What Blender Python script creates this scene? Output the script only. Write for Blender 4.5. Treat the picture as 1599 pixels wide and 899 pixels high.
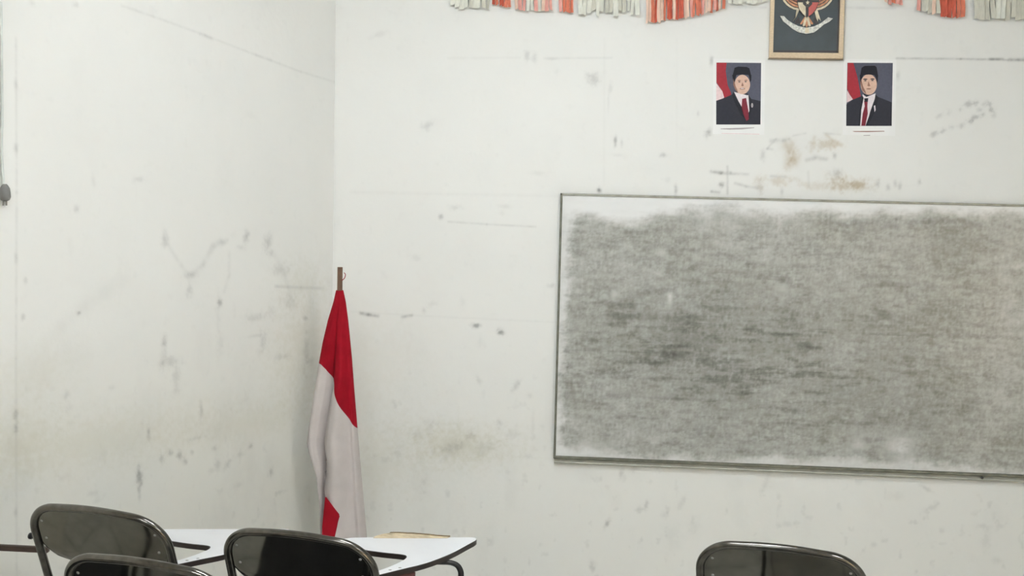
import bpy, bmesh, math, random
import numpy as np
from math import sin, cos, tan, atan, radians, pi
from mathutils import Vector, Matrix

for o in list(bpy.data.objects):
    bpy.data.objects.remove(o)
scn = bpy.context.scene
COL = scn.collection
rng = random.Random(7)

# ------------------------------------------------------------------ camera
FPX, YAW, PITCH, ROLL, EYE = 2000.0, atan(160 / 2000), atan(174 / 2000), 0.0235, 1.86
Fv = np.array([-sin(YAW) * cos(PITCH), cos(YAW) * cos(PITCH), -sin(PITCH)])
R0 = np.array([cos(YAW), sin(YAW), 0.0])
U0 = np.cross(R0, Fv)
Rv = R0 * cos(ROLL) + U0 * sin(ROLL)
Uv = U0 * cos(ROLL) - R0 * sin(ROLL)
Cv = np.array([0.0, 0.0, EYE])
cam_d = bpy.data.cameras.new('camera')
cam = bpy.data.objects.new('camera', cam_d)
COL.objects.link(cam)
cam_d.sensor_fit = 'HORIZONTAL'
cam_d.sensor_width = 36.0
cam_d.lens = 36.0 * FPX / 1599.0
cam_d.clip_start = 0.05
m4 = Matrix.Identity(4)
for i in range(3):
    m4[i][0], m4[i][1], m4[i][2], m4[i][3] = Rv[i], Uv[i], -Fv[i], Cv[i]
cam.matrix_world = m4
scn.camera = cam

# ------------------------------------------------------------------ sky and exposure
world = bpy.data.worlds.new('sky')
scn.world = world
world.use_nodes = True
bg = world.node_tree.nodes['Background']
bg.inputs[0].default_value = (1.0, 0.80, 0.55, 1)
bg.inputs[1].default_value = 8.0
scn.view_settings.view_transform = 'Standard'
scn.view_settings.look = 'None'
scn.view_settings.gamma = 1.0
scn.view_settings.use_curve_mapping = False
scn.view_settings.exposure = 1.26
TUBE_POWER = 60.0

# ------------------------------------------------------------------ photograph pixel -> place in the room
WALL_Y = 5.75            # front wall
CEIL = 3.3
def ray(x, y):
    return Fv + Rv * ((x - 799.5) / FPX) - Uv * ((y - 449.5) / FPX)
def on_y(x, y, Y):
    d = ray(x, y); return Cv + d * (Y / d[1])
def on_z(x, y, Z):
    d = ray(x, y); return Cv + d * ((Z - EYE) / d[2])
CORNER = np.array([-1.283, WALL_Y])
_p = Cv + ray(0, 450) * 4.3
LDIR = np.array([_p[0], _p[1]]) - CORNER
LDIR /= np.linalg.norm(LDIR)                  # along the left wall, away from the corner
LNOR = np.array([-LDIR[1], LDIR[0]])          # into the room
if LNOR[0] < 0: LNOR = -LNOR
def on_left(x, y):                            # distance from the corner along the left wall, and height
    d = ray(x, y)
    t = ((CORNER - Cv[:2]) @ LNOR) / (d[:2] @ LNOR)
    P = Cv + d * t
    return (P[:2] - CORNER) @ LDIR, P[2]
def left_pt(u, z, off=0.0):
    q = CORNER + LDIR * u + LNOR * off
    return Vector((q[0], q[1], z))

# ------------------------------------------------------------------ materials
def new_mat(name):
    m = bpy.data.materials.new(name); m.use_nodes = True
    nt = m.node_tree
    return m, nt, nt.nodes['Principled BSDF']
def srgb(r, g, b):
    f = lambda c: (c / 255 / 12.92) if c <= 10 else ((c / 255 + 0.055) / 1.055) ** 2.4
    return (f(r), f(g), f(b), 1.0)
def mat(name, col, rough=0.5, metal=0.0, var=0.12, scale=20.0, bump=0.0, bscale=60.0, stretch=None, spec=None, rvar=0.0, bdet=3.0):
    """procedural material: noise-varied colour, optional noise bump"""
    m, nt, b = new_mat(name)
    tc = nt.nodes.new('ShaderNodeTexCoord')
    mp = nt.nodes.new('ShaderNodeMapping')
    if stretch: mp.inputs['Scale'].default_value = stretch
    nt.links.new(tc.outputs['Object'], mp.inputs['Vector'])
    n = nt.nodes.new('ShaderNodeTexNoise'); n.inputs['Scale'].default_value = scale; n.inputs['Detail'].default_value = 5
    nt.links.new(mp.outputs[0], n.inputs['Vector'])
    rp = nt.nodes.new('ShaderNodeValToRGB')
    rp.color_ramp.elements[0].position = 0.3; rp.color_ramp.elements[1].position = 0.7
    lo = [max(0, c * (1 - var)) for c in col[:3]]; hi = [min(1, c * (1 + var)) for c in col[:3]]
    rp.color_ramp.elements[0].color = (*lo, 1); rp.color_ramp.elements[1].color = (*hi, 1)
    nt.links.new(n.outputs['Fac'], rp.inputs['Fac'])
    nt.links.new(rp.outputs['Color'], b.inputs['Base Color'])
    b.inputs['Roughness'].default_value = rough
    b.inputs['Metallic'].default_value = metal
    if spec is not None: b.inputs['Specular IOR Level'].default_value = spec
    if rvar:
        mr = nt.nodes.new('ShaderNodeMapRange')
        mr.inputs['To Min'].default_value = max(0.02, rough - rvar); mr.inputs['To Max'].default_value = rough + rvar
        nt.links.new(n.outputs['Fac'], mr.inputs['Value']); nt.links.new(mr.outputs[0], b.inputs['Roughness'])
    if bump:
        n2 = nt.nodes.new('ShaderNodeTexNoise'); n2.inputs['Scale'].default_value = bscale; n2.inputs['Detail'].default_value = bdet
        nt.links.new(mp.outputs[0], n2.inputs['Vector'])
        bp = nt.nodes.new('ShaderNodeBump'); bp.inputs['Strength'].default_value = bump; bp.inputs['Distance'].default_value = 0.01
        nt.links.new(n2.outputs['Fac'], bp.inputs['Height']); nt.links.new(bp.outputs[0], b.inputs['Normal'])
    return m

def wall_mat(name, base):
    """painted wall; the point attribute 'stain' holds grey dirt (R), bare tan render (G) and yellow grime (B)"""
    m, nt, b = new_mat(name)
    at = nt.nodes.new('ShaderNodeAttribute'); at.attribute_name = 'stain'
    sp = nt.nodes.new('ShaderNodeSeparateColor'); nt.links.new(at.outputs['Color'], sp.inputs[0])
    tc = nt.nodes.new('ShaderNodeTexCoord')
    n = nt.nodes.new('ShaderNodeTexNoise'); n.inputs['Scale'].default_value = 2.2; n.inputs['Detail'].default_value = 6
    nt.links.new(tc.outputs['Object'], n.inputs['Vector'])
    rp = nt.nodes.new('ShaderNodeValToRGB')
    rp.color_ramp.elements[0].position = 0.25; rp.color_ramp.elements[1].position = 0.75
    rp.color_ramp.elements[0].color = tuple(c * 0.965 for c in base[:3]) + (1,)
    rp.color_ramp.elements[1].color = base
    nt.links.new(n.outputs['Fac'], rp.inputs['Fac'])
    last = rp.outputs['Color']
    for ch, col in ((2, (0.50, 0.47, 0.34, 1)), (1, (0.46, 0.38, 0.26, 1)), (0, (0.07, 0.07, 0.065, 1))):
        mx = nt.nodes.new('ShaderNodeMix'); mx.data_type = 'RGBA'
        nt.links.new(sp.outputs[ch], mx.inputs[0]); nt.links.new(last, mx.inputs[6]); mx.inputs[7].default_value = col
        last = mx.outputs[2]
    nt.links.new(last, b.inputs['Base Color'])
    b.inputs['Roughness'].default_value = 0.55
    b.inputs['Specular IOR Level'].default_value = 0.3
    n2 = nt.nodes.new('ShaderNodeTexNoise'); n2.inputs['Scale'].default_value = 35; n2.inputs['Detail'].default_value = 4
    nt.links.new(tc.outputs['Object'], n2.inputs['Vector'])
    bp = nt.nodes.new('ShaderNodeBump'); bp.inputs['Strength'].default_value = 0.08; bp.inputs['Distance'].default_value = 0.01
    nt.links.new(n2.outputs['Fac'], bp.inputs['Height']); nt.links.new(bp.outputs[0], b.inputs['Normal'])
    return m

def board_mat():
    """white enamel covered with smeared marker dust; point attribute 'stain' R = dust, G = dark streak"""
    m, nt, b = new_mat('whiteboard_enamel')
    at = nt.nodes.new('ShaderNodeAttribute'); at.attribute_name = 'stain'
    sp = nt.nodes.new('ShaderNodeSeparateColor'); nt.links.new(at.outputs['Color'], sp.inputs[0])
    m1 = nt.nodes.new('ShaderNodeMix'); m1.data_type = 'RGBA'
    m1.inputs[6].default_value = (0.76, 0.765, 0.75, 1); m1.inputs[7].default_value = (0.275, 0.275, 0.235, 1)
    nt.links.new(sp.outputs[0], m1.inputs[0])
    m2 = nt.nodes.new('ShaderNodeMix'); m2.data_type = 'RGBA'
    nt.links.new(sp.outputs[1], m2.inputs[0]); nt.links.new(m1.outputs[2], m2.inputs[6]); m2.inputs[7].default_value = (0.07, 0.07, 0.06, 1)
    nt.links.new(m2.outputs[2], b.inputs['Base Color'])
    b.inputs['Roughness'].default_value = 0.45
    b.inputs['Specular IOR Level'].default_value = 0.2; b.inputs['Coat Weight'].default_value = 0.8; b.inputs['Coat Roughness'].default_value = 0.22
    return m

M = {}
M['wall'] = wall_mat('wall_paint', (0.80, 0.80, 0.765, 1))
M['board'] = board_mat()
M['plain_wall'] = mat('plain_wall_paint', (0.78, 0.78, 0.75), 0.6, var=0.05, scale=3)
M['ceiling'] = mat('ceiling_paint', (0.80, 0.80, 0.77), 0.7, var=0.03, scale=4)
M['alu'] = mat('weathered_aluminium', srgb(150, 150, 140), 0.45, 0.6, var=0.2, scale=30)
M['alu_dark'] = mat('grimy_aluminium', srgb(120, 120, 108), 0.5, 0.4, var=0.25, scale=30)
M['tray'] = mat('dusty_aluminium', srgb(176, 176, 164), 0.6, 0.0, var=0.15, scale=20)
M['steel'] = mat('dark_chromed_steel', (0.150, 0.146, 0.126), 0.08, 1.0, var=0.12, scale=25, rvar=0.03, bump=0.5, bscale=6, bdet=0.0)
M['tube'] = mat('smoky_chromed_tube', (0.125, 0.118, 0.104), 0.2, 1.0, var=0.25, scale=40, rvar=0.06)
M['rivet'] = mat('dull_rivet', (0.30, 0.30, 0.28), 0.3, 1.0)
M['black'] = mat('black_paint', (0.014, 0.013, 0.013), 0.35, var=0.3)
M['vinyl'] = mat('black_vinyl', (0.02, 0.02, 0.022), 0.45, var=0.2, bump=0.1)
M['lam'] = mat('white_laminate', (0.70, 0.705, 0.715), 0.35, var=0.03, scale=8)
M['edge'] = mat('dark_brown_edging', (0.022, 0.015, 0.012), 0.4, var=0.3)
M['ply'] = mat('bare_plywood', srgb(184, 168, 140), 0.7, var=0.25, scale=18, stretch=(1, 6, 6))
M['torn'] = mat('torn_laminate_edge', srgb(120, 102, 74), 0.7, var=0.2)
M['rust'] = mat('reddish_brown_primer', (0.06, 0.016, 0.012), 0.5, var=0.35)
M['wood'] = mat('dark_brown_wood', (0.045, 0.026, 0.018), 0.5, var=0.4, stretch=(2, 20, 20))
M['pole'] = mat('brown_bamboo', (0.13, 0.07, 0.04), 0.55, var=0.4, stretch=(8, 8, 1))
M['red'] = mat('red_cloth', (0.27, 0.006, 0.014), 0.8, var=0.1, spec=0.08, bump=0.08, bscale=300)
M['whitecloth'] = mat('white_cloth', (0.53, 0.485, 0.465), 0.85, var=0.04, spec=0.1, bump=0.08, bscale=300)
M['stone'] = mat('concrete', (0.3, 0.3, 0.28), 0.8, var=0.2, bump=0.2)
M['gold'] = mat('gilt_frame', srgb(196, 176, 146), 0.4, 0.15, var=0.15, stretch=(5, 5, 30))
M['goldedge'] = mat('dark_gilt', srgb(120, 100, 74), 0.4, 0.2, var=0.25)
M['teal'] = mat('dark_teal_velvet', srgb(46, 58, 62), 0.45, var=0.22, scale=14)
M['bronze'] = mat('bronze_relief', srgb(184, 128, 92), 0.4, 0.1, var=0.3, scale=60)
M['cream'] = mat('cream_relief', srgb(212, 200, 172), 0.45, var=0.15, scale=60)
M['silver'] = mat('silver_ribbon', srgb(205, 205, 196), 0.4, var=0.35, scale=110)
M['dkrelief'] = mat('black_relief', srgb(36, 30, 28), 0.4, var=0.2)
M['redrelief'] = mat('red_relief', srgb(186, 88, 80), 0.45, var=0.15)
M['wing_red'] = mat('rust_relief', srgb(160, 88, 70), 0.45, var=0.2)
M['paper'] = mat('white_paper', (0.82, 0.82, 0.80), 0.35, var=0.02)
P = lambda n, c: mat('print_' + n, srgb(*c), 0.5, var=0.08, scale=80, spec=0.2)
M['p_bg'] = P('slate', (84, 86, 100)); M['p_red'] = P('red', (158, 44, 54)); M['p_suit'] = P('charcoal', (44, 45, 54))
M['p_dark'] = P('black', (26, 27, 36)); M['p_skin'] = P('skin', (214, 180, 160)); M['p_shade'] = P('brown', (150, 112, 98))
M['p_shirt'] = P('white', (228, 220, 222)); M['p_tie'] = P('maroon', (124, 40, 54)); M['p_pink'] = P('pink', (230, 205, 205))
M['p_grey'] = P('grey', (168, 160, 160)); M['p_lapel'] = P('lapel', (34, 34, 42))
M['crepe_red'] = mat('red_crepe', srgb(206, 116, 90), 0.8, var=0.25, scale=30, stretch=(6, 6, 1))
M['crepe_deep'] = mat('deep_red_crepe', srgb(190, 88, 66), 0.8, var=0.25, scale=30, stretch=(6, 6, 1))
M['crepe_pink'] = mat('faded_pink_crepe', srgb(222, 160, 148), 0.8, var=0.15, scale=30, stretch=(6, 6, 1))
M['crepe_peach'] = mat('faded_peach_crepe', srgb(228, 196, 176), 0.8, var=0.12, scale=30, stretch=(6, 6, 1))
M['crepe_white'] = mat('white_crepe', srgb(222, 222, 210), 0.8, var=0.08, scale=30, stretch=(6, 6, 1))
M['crepe_grey'] = mat('greyed_crepe', srgb(204, 202, 188), 0.8, var=0.1, scale=30, stretch=(6, 6, 1))
M['plug'] = mat('grey_plastic', (0.16, 0.16, 0.15), 0.5, var=0.3)
M['cable'] = mat('pale_cable', (0.6, 0.63, 0.6), 0.5)
M['white_metal'] = mat('white_enamel', (0.8, 0.8, 0.78), 0.4, var=0.02)
M['door'] = mat('brown_door_paint', (0.16, 0.09, 0.05), 0.45, var=0.2, stretch=(8, 8, 1))
M['earth'] = mat('sunlit_ground', (0.62, 0.50, 0.36), 0.9, var=0.15, scale=3)
def emit(name, col, s):
    m, nt, b = new_mat(name)
    b.inputs['Base Color'].default_value = (0.9, 0.9, 0.9, 1)
    b.inputs['Emission Color'].default_value = col
    b.inputs['Emission Strength'].default_value = s
    return m
M['tubelight'] = emit('fluorescent_glow', (0.935, 1.0, 1.06, 1), TUBE_POWER)
def tile_mat():
    m, nt, b = new_mat('floor_tile')
    tc = nt.nodes.new('ShaderNodeTexCoord')
    br = nt.nodes.new('ShaderNodeTexBrick'); br.offset = 0
    br.inputs['Color1'].default_value = (0.58, 0.57, 0.53, 1); br.inputs['Color2'].default_value = (0.64, 0.63, 0.59, 1)
    br.inputs['Mortar'].default_value = (0.14, 0.13, 0.12, 1); br.inputs['Scale'].default_value = 1
    br.inputs['Brick Width'].default_value = 0.3; br.inputs['Row Height'].default_value = 0.3; br.inputs['Mortar Size'].default_value = 0.003
    nt.links.new(tc.outputs['Object'], br.inputs['Vector']); nt.links.new(br.outputs['Color'], b.inputs['Base Color'])
    b.inputs['Roughness'].default_value = 0.3
    return m
M['tile'] = tile_mat()

# ------------------------------------------------------------------ mesh helpers
class MB:
    def __init__(s): s.v = []; s.f = []
    def add(s, vs, fs):
        k = len(s.v); s.v += [tuple(v) for v in vs]; s.f += [tuple(i + k for i in f) for f in fs]; return s
    def box(s, lo, hi):
        x0, y0, z0 = lo; x1, y1, z1 = hi
        return s.add([(x0, y0, z0), (x1, y0, z0), (x1, y1, z0), (x0, y1, z0), (x0, y0, z1), (x1, y0, z1), (x1, y1, z1), (x0, y1, z1)],
                     [(3, 2, 1, 0), (4, 5, 6, 7), (0, 1, 5, 4), (1, 2, 6, 5), (2, 3, 7, 6), (3, 0, 4, 7)])
    def tube(s, pts, r, seg=10, cap=True, closed=False):
        pts = [Vector(p) for p in pts]; n = len(pts)
        rr = r if isinstance(r, (list, tuple)) else [r] * n
        T = []
        for i in range(n):
            a = pts[(i - 1) % n] if (closed or i > 0) else pts[i]
            b = pts[(i + 1) % n] if (closed or i < n - 1) else pts[i]
            T.append((b - a).normalized())
        ref = Vector((0, 0, 1)) if abs(T[0].z) < 0.9 else Vector((1, 0, 0))
        N = (ref - T[0] * ref.dot(T[0])).normalized()
        vs = []; fs = []
        for i in range(n):
            N = (N - T[i] * N.dot(T[i])).normalized(); B = T[i].cross(N)
            for k in range(seg):
                a = 2 * pi * k / seg
                vs.append(pts[i] + (N * cos(a) + B * sin(a)) * rr[i])
        for i in range(n if closed else n - 1):
            j = (i + 1) % n
            for k in range(seg):
                l = (k + 1) % seg
                fs.append((i * seg + k, i * seg + l, j * seg + l, j * seg + k))
        if cap and not closed:
            fs.append(tuple(range(seg))[::-1]); fs.append(tuple((n - 1) * seg + k for k in range(seg)))
        return s.add(vs, fs)
    def lathe(s, prof, c=(0, 0, 0), seg=20):
        vs = []; fs = []
        for r, z in prof:
            for k in range(seg):
                a = 2 * pi * k / seg; vs.append((c[0] + r * cos(a), c[1] + r * sin(a), c[2] + z))
        for i in range(len(prof) - 1):
            for k in range(seg):
                l = (k + 1) % seg; fs.append((i * seg + k, i * seg + l, (i + 1) * seg + l, (i + 1) * seg + k))
        fs.append(tuple(range(seg))[::-1]); fs.append(tuple((len(prof) - 1) * seg + k for k in range(seg)))
        return s.add(vs, fs)
    def slab(s, poly, fn, t0, t1):
        """polygon extruded between two offsets; fn(x, y, t) -> point"""
        n = len(poly)
        vs = [fn(x, y, t0) for x, y in poly] + [fn(x, y, t1) for x, y in poly]
        fs = [tuple(range(n))[::-1], tuple(range(n, 2 * n))] + [(i, (i + 1) % n, n + (i + 1) % n, n + i) for i in range(n)]
        return s.add(vs, fs)
    def build(s, name, m, parent=None, smooth=True, bevel=0.0, sharp=35):
        me = bpy.data.meshes.new(name)
        me.from_pydata(s.v, [], s.f); me.update()
        bm = bmesh.new(); bm.from_mesh(me)
        bmesh.ops.recalc_face_normals(bm, faces=bm.faces)
        if bevel:
            es = [e for e in bm.edges if len(e.link_faces) == 2 and e.calc_face_angle(0) > 0.6]
            bmesh.ops.bevel(bm, geom=es, offset=bevel, segments=2, affect='EDGES', clamp_overlap=True)
        bm.to_mesh(me); bm.free()
        if smooth:
            me.shade_smooth(); me.set_sharp_from_angle(angle=radians(sharp))
        me.materials.append(M[m] if isinstance(m, str) else m)
        o = bpy.data.objects.new(name, me); COL.objects.link(o)
        if parent is not None: o.parent = parent
        return o
def box(lo, hi, name, m, parent=None, bevel=0.0): return MB().box(lo, hi).build(name, m, parent, bevel=bevel)
def smoothline(pts, n=8, closed=False):
    P_ = [Vector(p) for p in pts]; out = []; k = len(P_)
    for i in range(k if closed else k - 1):
        if closed: a, b, c, d = P_[(i - 1) % k], P_[i], P_[(i + 1) % k], P_[(i + 2) % k]
        else: a, b, c, d = P_[max(i - 1, 0)], P_[i], P_[i + 1], P_[min(i + 2, k - 1)]
        for j in range(n):
            t = j / n
            out.append(0.5 * ((2 * b) + (c - a) * t + (2 * a - 5 * b + 4 * c - d) * t * t + (3 * b - a - 3 * c + d) * t ** 3))
    if not closed: out.append(P_[-1])
    return out
def tag(o, label=None, cat=None, group=None, kind=None):
    if label: o['label'] = label
    if cat: o['category'] = cat
    if group: o['group'] = group
    if kind: o['kind'] = kind
    return o
def empty(name, loc, rz=0.0):
    o = bpy.data.objects.new(name, None); COL.objects.link(o)
    o.location = loc; o.rotation_euler = (0, 0, rz); o.empty_display_size = 0.1
    return o
def copy_tree(o, parent=None):
    c = o.copy(); COL.objects.link(c); c.parent = parent
    for ch in list(o.children):
        copy_tree(ch, c)
    return c

# ------------------------------------------------------------------ numpy noise and stain painting (metres on the wall)
nrng = np.random.default_rng(3)
TAB = nrng.random((256, 256)).astype(np.float32)
def vnoise(x, y):
    xi = np.floor(x).astype(int); yi = np.floor(y).astype(int)
    fx = x - xi; fy = y - yi
    fx = fx * fx * (3 - 2 * fx); fy = fy * fy * (3 - 2 * fy)
    a = TAB[xi & 255, yi & 255]; b = TAB[(xi + 1) & 255, yi & 255]
    c = TAB[xi & 255, (yi + 1) & 255]; d = TAB[(xi + 1) & 255, (yi + 1) & 255]
    return (a * (1 - fx) + b * fx) * (1 - fy) + (c * (1 - fx) + d * fx) * fy
def fbm(x, y, o=4):
    s = 0; a = 0.5; t = 0
    for i in range(o):
        s = s + a * vnoise(x + 17.3 * i, y + 5.9 * i); t += a; a *= 0.55; x = x * 2.03; y = y * 2.03
    return s / t
class Stain:
    def __init__(s, us, zs):
        s.us, s.zs = us, zs
        s.U, s.Z = np.meshgrid(us, zs)
        s.A = np.zeros(s.U.shape + (3,), np.float32)
        s.rag = fbm(s.U * 55, s.Z * 55, 3)           # ragged edges
        s.rag2 = fbm(s.U * 160 + 40, s.Z * 160, 2)
    def win(s, u0, u1, z0, z1):
        i0, i1 = np.searchsorted(s.us, [u0, u1]); j0, j1 = np.searchsorted(s.zs, [z0, z1])
        return slice(j0, j1), slice(i0, i1)
    def put(s, w, ch, val):
        cur = s.A[w[0], w[1], ch]
        s.A[w[0], w[1], ch] = 1 - (1 - cur) * (1 - np.clip(val, 0, 1))
    def blob(s, c, ru, rz, st, ch=0, rag=0.6, ang=0.0):
        R = max(ru, rz) * 2.6
        w = s.win(c[0] - R, c[0] + R, c[1] - R, c[1] + R)
        du, dz = s.U[w] - c[0], s.Z[w] - c[1]
        a, b = du * cos(ang) + dz * sin(ang), -du * sin(ang) + dz * cos(ang)
        q = np.sqrt((a / ru) ** 2 + (b / rz) ** 2)
        q = q + (s.rag[w] - 0.5) * 2.2 * rag + (s.rag2[w] - 0.5) * 0.9 * rag
        v = np.exp(-(np.clip(q, 0, 9) ** 2) * 1.1)
        s.put(w, ch, v * st)
    def line(s, pts, wd, st, ch=0, rag=0.6):
        for (a, b) in zip(pts[:-1], pts[1:]):
            m = wd * 3
            w = s.win(min(a[0], b[0]) - m, max(a[0], b[0]) + m, min(a[1], b[1]) - m, max(a[1], b[1]) + m)
            du, dz = b[0] - a[0], b[1] - a[1]; L = du * du + dz * dz + 1e-9
            t = np.clip(((s.U[w] - a[0]) * du + (s.Z[w] - a[1]) * dz) / L, 0, 1)
            q = np.hypot(s.U[w] - a[0] - t * du, s.Z[w] - a[1] - t * dz) / wd
            v = np.exp(-q * q) * (1 - rag + rag * 2 * np.clip(s.rag[w] - 0.15, 0, 1))
            s.put(w, ch, v * st)
def grid_mesh(name, us, zs, fn, stain, m, parent=None):
    nu, nz = len(us), len(zs)
    U, Z = np.meshgrid(us, zs)
    co = fn(U.ravel(), Z.ravel()).astype(np.float32)
    me = bpy.data.meshes.new(name)
    me.vertices.add(nu * nz); me.vertices.foreach_set('co', co.ravel())
    idx = np.arange(nu * nz).reshape(nz, nu)
    q = np.stack([idx[:-1, :-1], idx[:-1, 1:], idx[1:, 1:], idx[1:, :-1]], -1).reshape(-1, 4)
    me.loops.add(q.size); me.loops.foreach_set('vertex_index', q.ravel().astype(np.int32))
    me.polygons.add(len(q)); me.polygons.foreach_set('loop_start', np.arange(0, q.size, 4, dtype=np.int32))
    me.update(calc_edges=True)
    at = me.attributes.new('stain', 'FLOAT_COLOR', 'POINT')
    rgba = np.ones((nu * nz, 4), np.float32); rgba[:, :3] = stain.reshape(-1, 3)
    at.data.foreach_set('color', rgba.ravel())
    me.materials.append(M[m])
    o = bpy.data.objects.new(name, me); COL.objects.link(o)
    if parent is not None: o.parent = parent
    return o
PXM = 1 / 345.0                                     # one photograph pixel on the front wall, in metres

# ================================================================== SETTING
def front_uz(x, y):
    p = on_y(x, y, WALL_Y); return (p[0], p[2])
# ---- front wall with its stains
us = np.unique(np.round(np.concatenate([np.arange(CORNER[0], 2.0, 0.0042), np.arange(2.0, 4.21, 0.1), [4.2]]), 5))
zs = np.unique(np.round(np.concatenate([np.arange(0, 0.01, 0.1), np.arange(0.02, 2.68, 0.0042), np.arange(2.70, CEIL, 0.1), [CEIL]]), 5))
S = Stain(us, zs)
def B(x, y, rx, ry, st, ch=0, rag=0.6, ang=0.0): S.blob(front_uz(x, y), rx * PXM, ry * PXM, st, ch, rag, -radians(ang))
def L(pts, w, st, ch=0, rag=0.6): S.line([front_uz(*p) for p in pts], w * PXM, st, ch, rag)
# panel joints and hairline cracks
L([(1400, 91), (1500, 92), (1599, 94), (1660, 95)], 1.6, .34); L([(1545, 92), (1566, 92)], 1.8, .4); L([(1576, 93), (1599, 93)], 2.4, .5)
L([(1322, 12), (1398, 13)], 1.8, .14); L([(1135, 11), (1196, 12)], 1.8, .12)
L([(700, 91), (812, 90)], 2, .05); L([(850, 91), (955, 90)], 1.6, .10)
L([(548, 486), (640, 492), (870, 503)], 1.6, .05); L([(563, 489), (575, 491), (590, 493)], 2.6, .45); L([(628, 495), (643, 492)], 2.4, .32)
L([(700, 346), (760, 350), (836, 354)], 1.5, .18); L([(548, 300), (700, 303), (872, 306)], 2.5, .04)
L([(523, 0), (523, 300), (521, 460)], 2.0, .04); L([(1057, 60), (1057, 240)], 2, .025); L([(944, 60), (943, 290)], 2, .03)
for x, y, rx, ry, s, a in [
    (823, 85, 4, 8, .20, 0), (835, 91, 4, 7, .20, 0), (862, 92, 8, 2, .12, 0), (870, 112, 4, 4, .06, 0), (588, 55, 14, 4, .10, -20), (667, 197, 9, 6, .20, -40),
    (927, 123, 8, 8, .26, 30), (919, 116, 5, 3, .12, 30), (953, 136, 3, 8, .12, 0), (950, 160, 1.5, 18, .08, 0), (961, 220, 2.2, 7, .45, 0), (971, 222, 2, 6, .16, 0),
    (963, 242, 8, 2, .07, 0), (1035, 242, 4.5, 3, .28, 0), (935, 297, 3.2, 3.5, .75, 0), (1055, 297, 2.4, 7, .34, 0), (1044, 281, 4, 4, .08, 0), (1090, 178, 2, 4, .16, 0),
    (1111, 95, 3, 6, .34, 0), (1107, 207, 4.5, 6, .45, 30), (1402, 118, 3, 6, .18, 0), (743, 508, 7, 3.5, .55, 0), (782, 517, 5, 4.5, .65, 0), (750, 535, 4, 10, .06, 0),
    (860, 446, 5, 3, .2, 0), (662, 485, 3, 4, .16, 0), (674, 474, 8, 4, .10, -20), (722, 470, 4, 8, .07, 0), (688, 338, 3, 4, .32, 0), (710, 324, 9, 4, .14, 0),
    (790, 322, 9, 3, .10, 0), (783, 333, 5, 3, .06, 0), (650, 402, 7, 5, .10, 0), (840, 270, 12, 3, .07, 0), (806, 602, 4, 9, .30, 30), (747, 592, 4, 8, .14, -30),
    (827, 618, 5, 4, .10, 0), (616, 630, 3, 8, .14, -20), (780, 662, 6, 5, .16, 0), (832, 660, 3, 18, .07, 0), (800, 680, 10, 8, .08, 0), (710, 697, 13, 7, .22, -20),
    (735, 680, 6, 10, .14, 20), (697, 700, 10, 4, .12, 0), (672, 668, 5, 10, .10, 0), (650, 678, 10, 5, .08, 0), (622, 708, 7, 12, .10, 0), (826, 713, 6, 4, .14, 0),
    (760, 697, 14, 8, .10, 0), (948, 817, 4, 8, .38, 20), (1009, 789, 3.5, 8, .28, 10), (998, 796, 5, 5, .20, -30), (970, 738, 3, 8, .22, 10), (990, 733, 8, 4, .10, 0),
    (925, 884, 4.5, 8, .26, 0), (1037, 803, 5, 5, .14, 0), (1065, 785, 4, 12, .12, 25), (1084, 822, 8, 14, .08, 0), (1050, 835, 12, 18, .06, 0), (1195, 755, 4, 16, .14, 20),
    (1230, 818, 14, 4, .10, 0), (1446, 762, 3, 10, .20, -60), (1455, 793, 12, 4, .14, -15), (1400, 775, 14, 6, .07, 0), (1535, 822, 10, 4, .12, 0), (1540, 845, 6, 18, .10, 0),
    (1470, 828, 4, 4, .12, 0), (1558, 874, 8, 5, .10, 0), (1365, 850, 5, 4, .12, 0), (1215, 738, 20, 5, .06, 0), (1290, 745, 25, 5, .06, 0)]:
    B(x, y, rx, ry, s, ang=a)
# old nail and wire marks, scraped bare patches below the portraits
L([(1111, 268), (1126, 270), (1140, 270)], 2.6, .45); L([(1136, 260), (1136, 302)], 1.8, .28); L([(1140, 271), (1168, 272)], 2.2, .22)
B(1126, 289, 5, 3.5, .5); L([(1111, 299), (1123, 300)], 2.2, .38)
L([(1212, 217), (1198, 232), (1206, 233)], 1.8, .22); L([(1204, 220), (1222, 219), (1232, 217)], 3, .22); B(1191, 243, 4, 7, .22)
L([(1232, 226), (1238, 240), (1236, 252)], 9, .55, 1, .9); L([(1238, 250), (1229, 262)], 5, .55, 1, .8); B(1228, 228, 7, 6, .3, 1)
B(1288, 226, 16, 7, .55, 1, .9); B(1305, 226, 8, 5, .45, 1, .9); L([(1266, 236), (1272, 214)], 3, .3, 1); L([(1290, 210), (1300, 220), (1314, 226)], 3, .4, 1)
L([(1260, 250), (1272, 246), (1290, 248)], 3.4, .24); B(1303, 243, 3, 5, .3); L([(1238, 212), (1258, 208)], 1.5, .14); L([(1286, 208), (1312, 210)], 1.5, .14)
L([(1148, 286), (1165, 291), (1182, 293)], 2.2, .24); B(1187, 287, 7, 10, .34, 1, .8); B(1186, 292, 5, 8, .14); B(1216, 283, 15, 7, .42, 1, .8); L([(1204, 275), (1228, 276)], 2.2, .2)
B(1221, 298, 2.5, 6, .2); B(1241, 280, 8, 4, .2, 1); B(1253, 287, 8, 4, .18, 1); L([(1262, 268), (1263, 292)], 1.8, .14); B(1280, 290, 22, 6, .32, 1, .7)
B(1306, 271, 8, 7, .22); B(1305, 281, 12, 9, .45, 1, .8); B(1337, 288, 20, 8, .85, 1, .7); B(1318, 292, 14, 6, .5, 1, .8); L([(1300, 294), (1355, 294)], 2, .2, 1)
for x, y in ((1371, 287), (1387, 293), (1398, 286), (1405, 291), (1436, 284)): B(x, y, 3, 5, .24)
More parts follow.
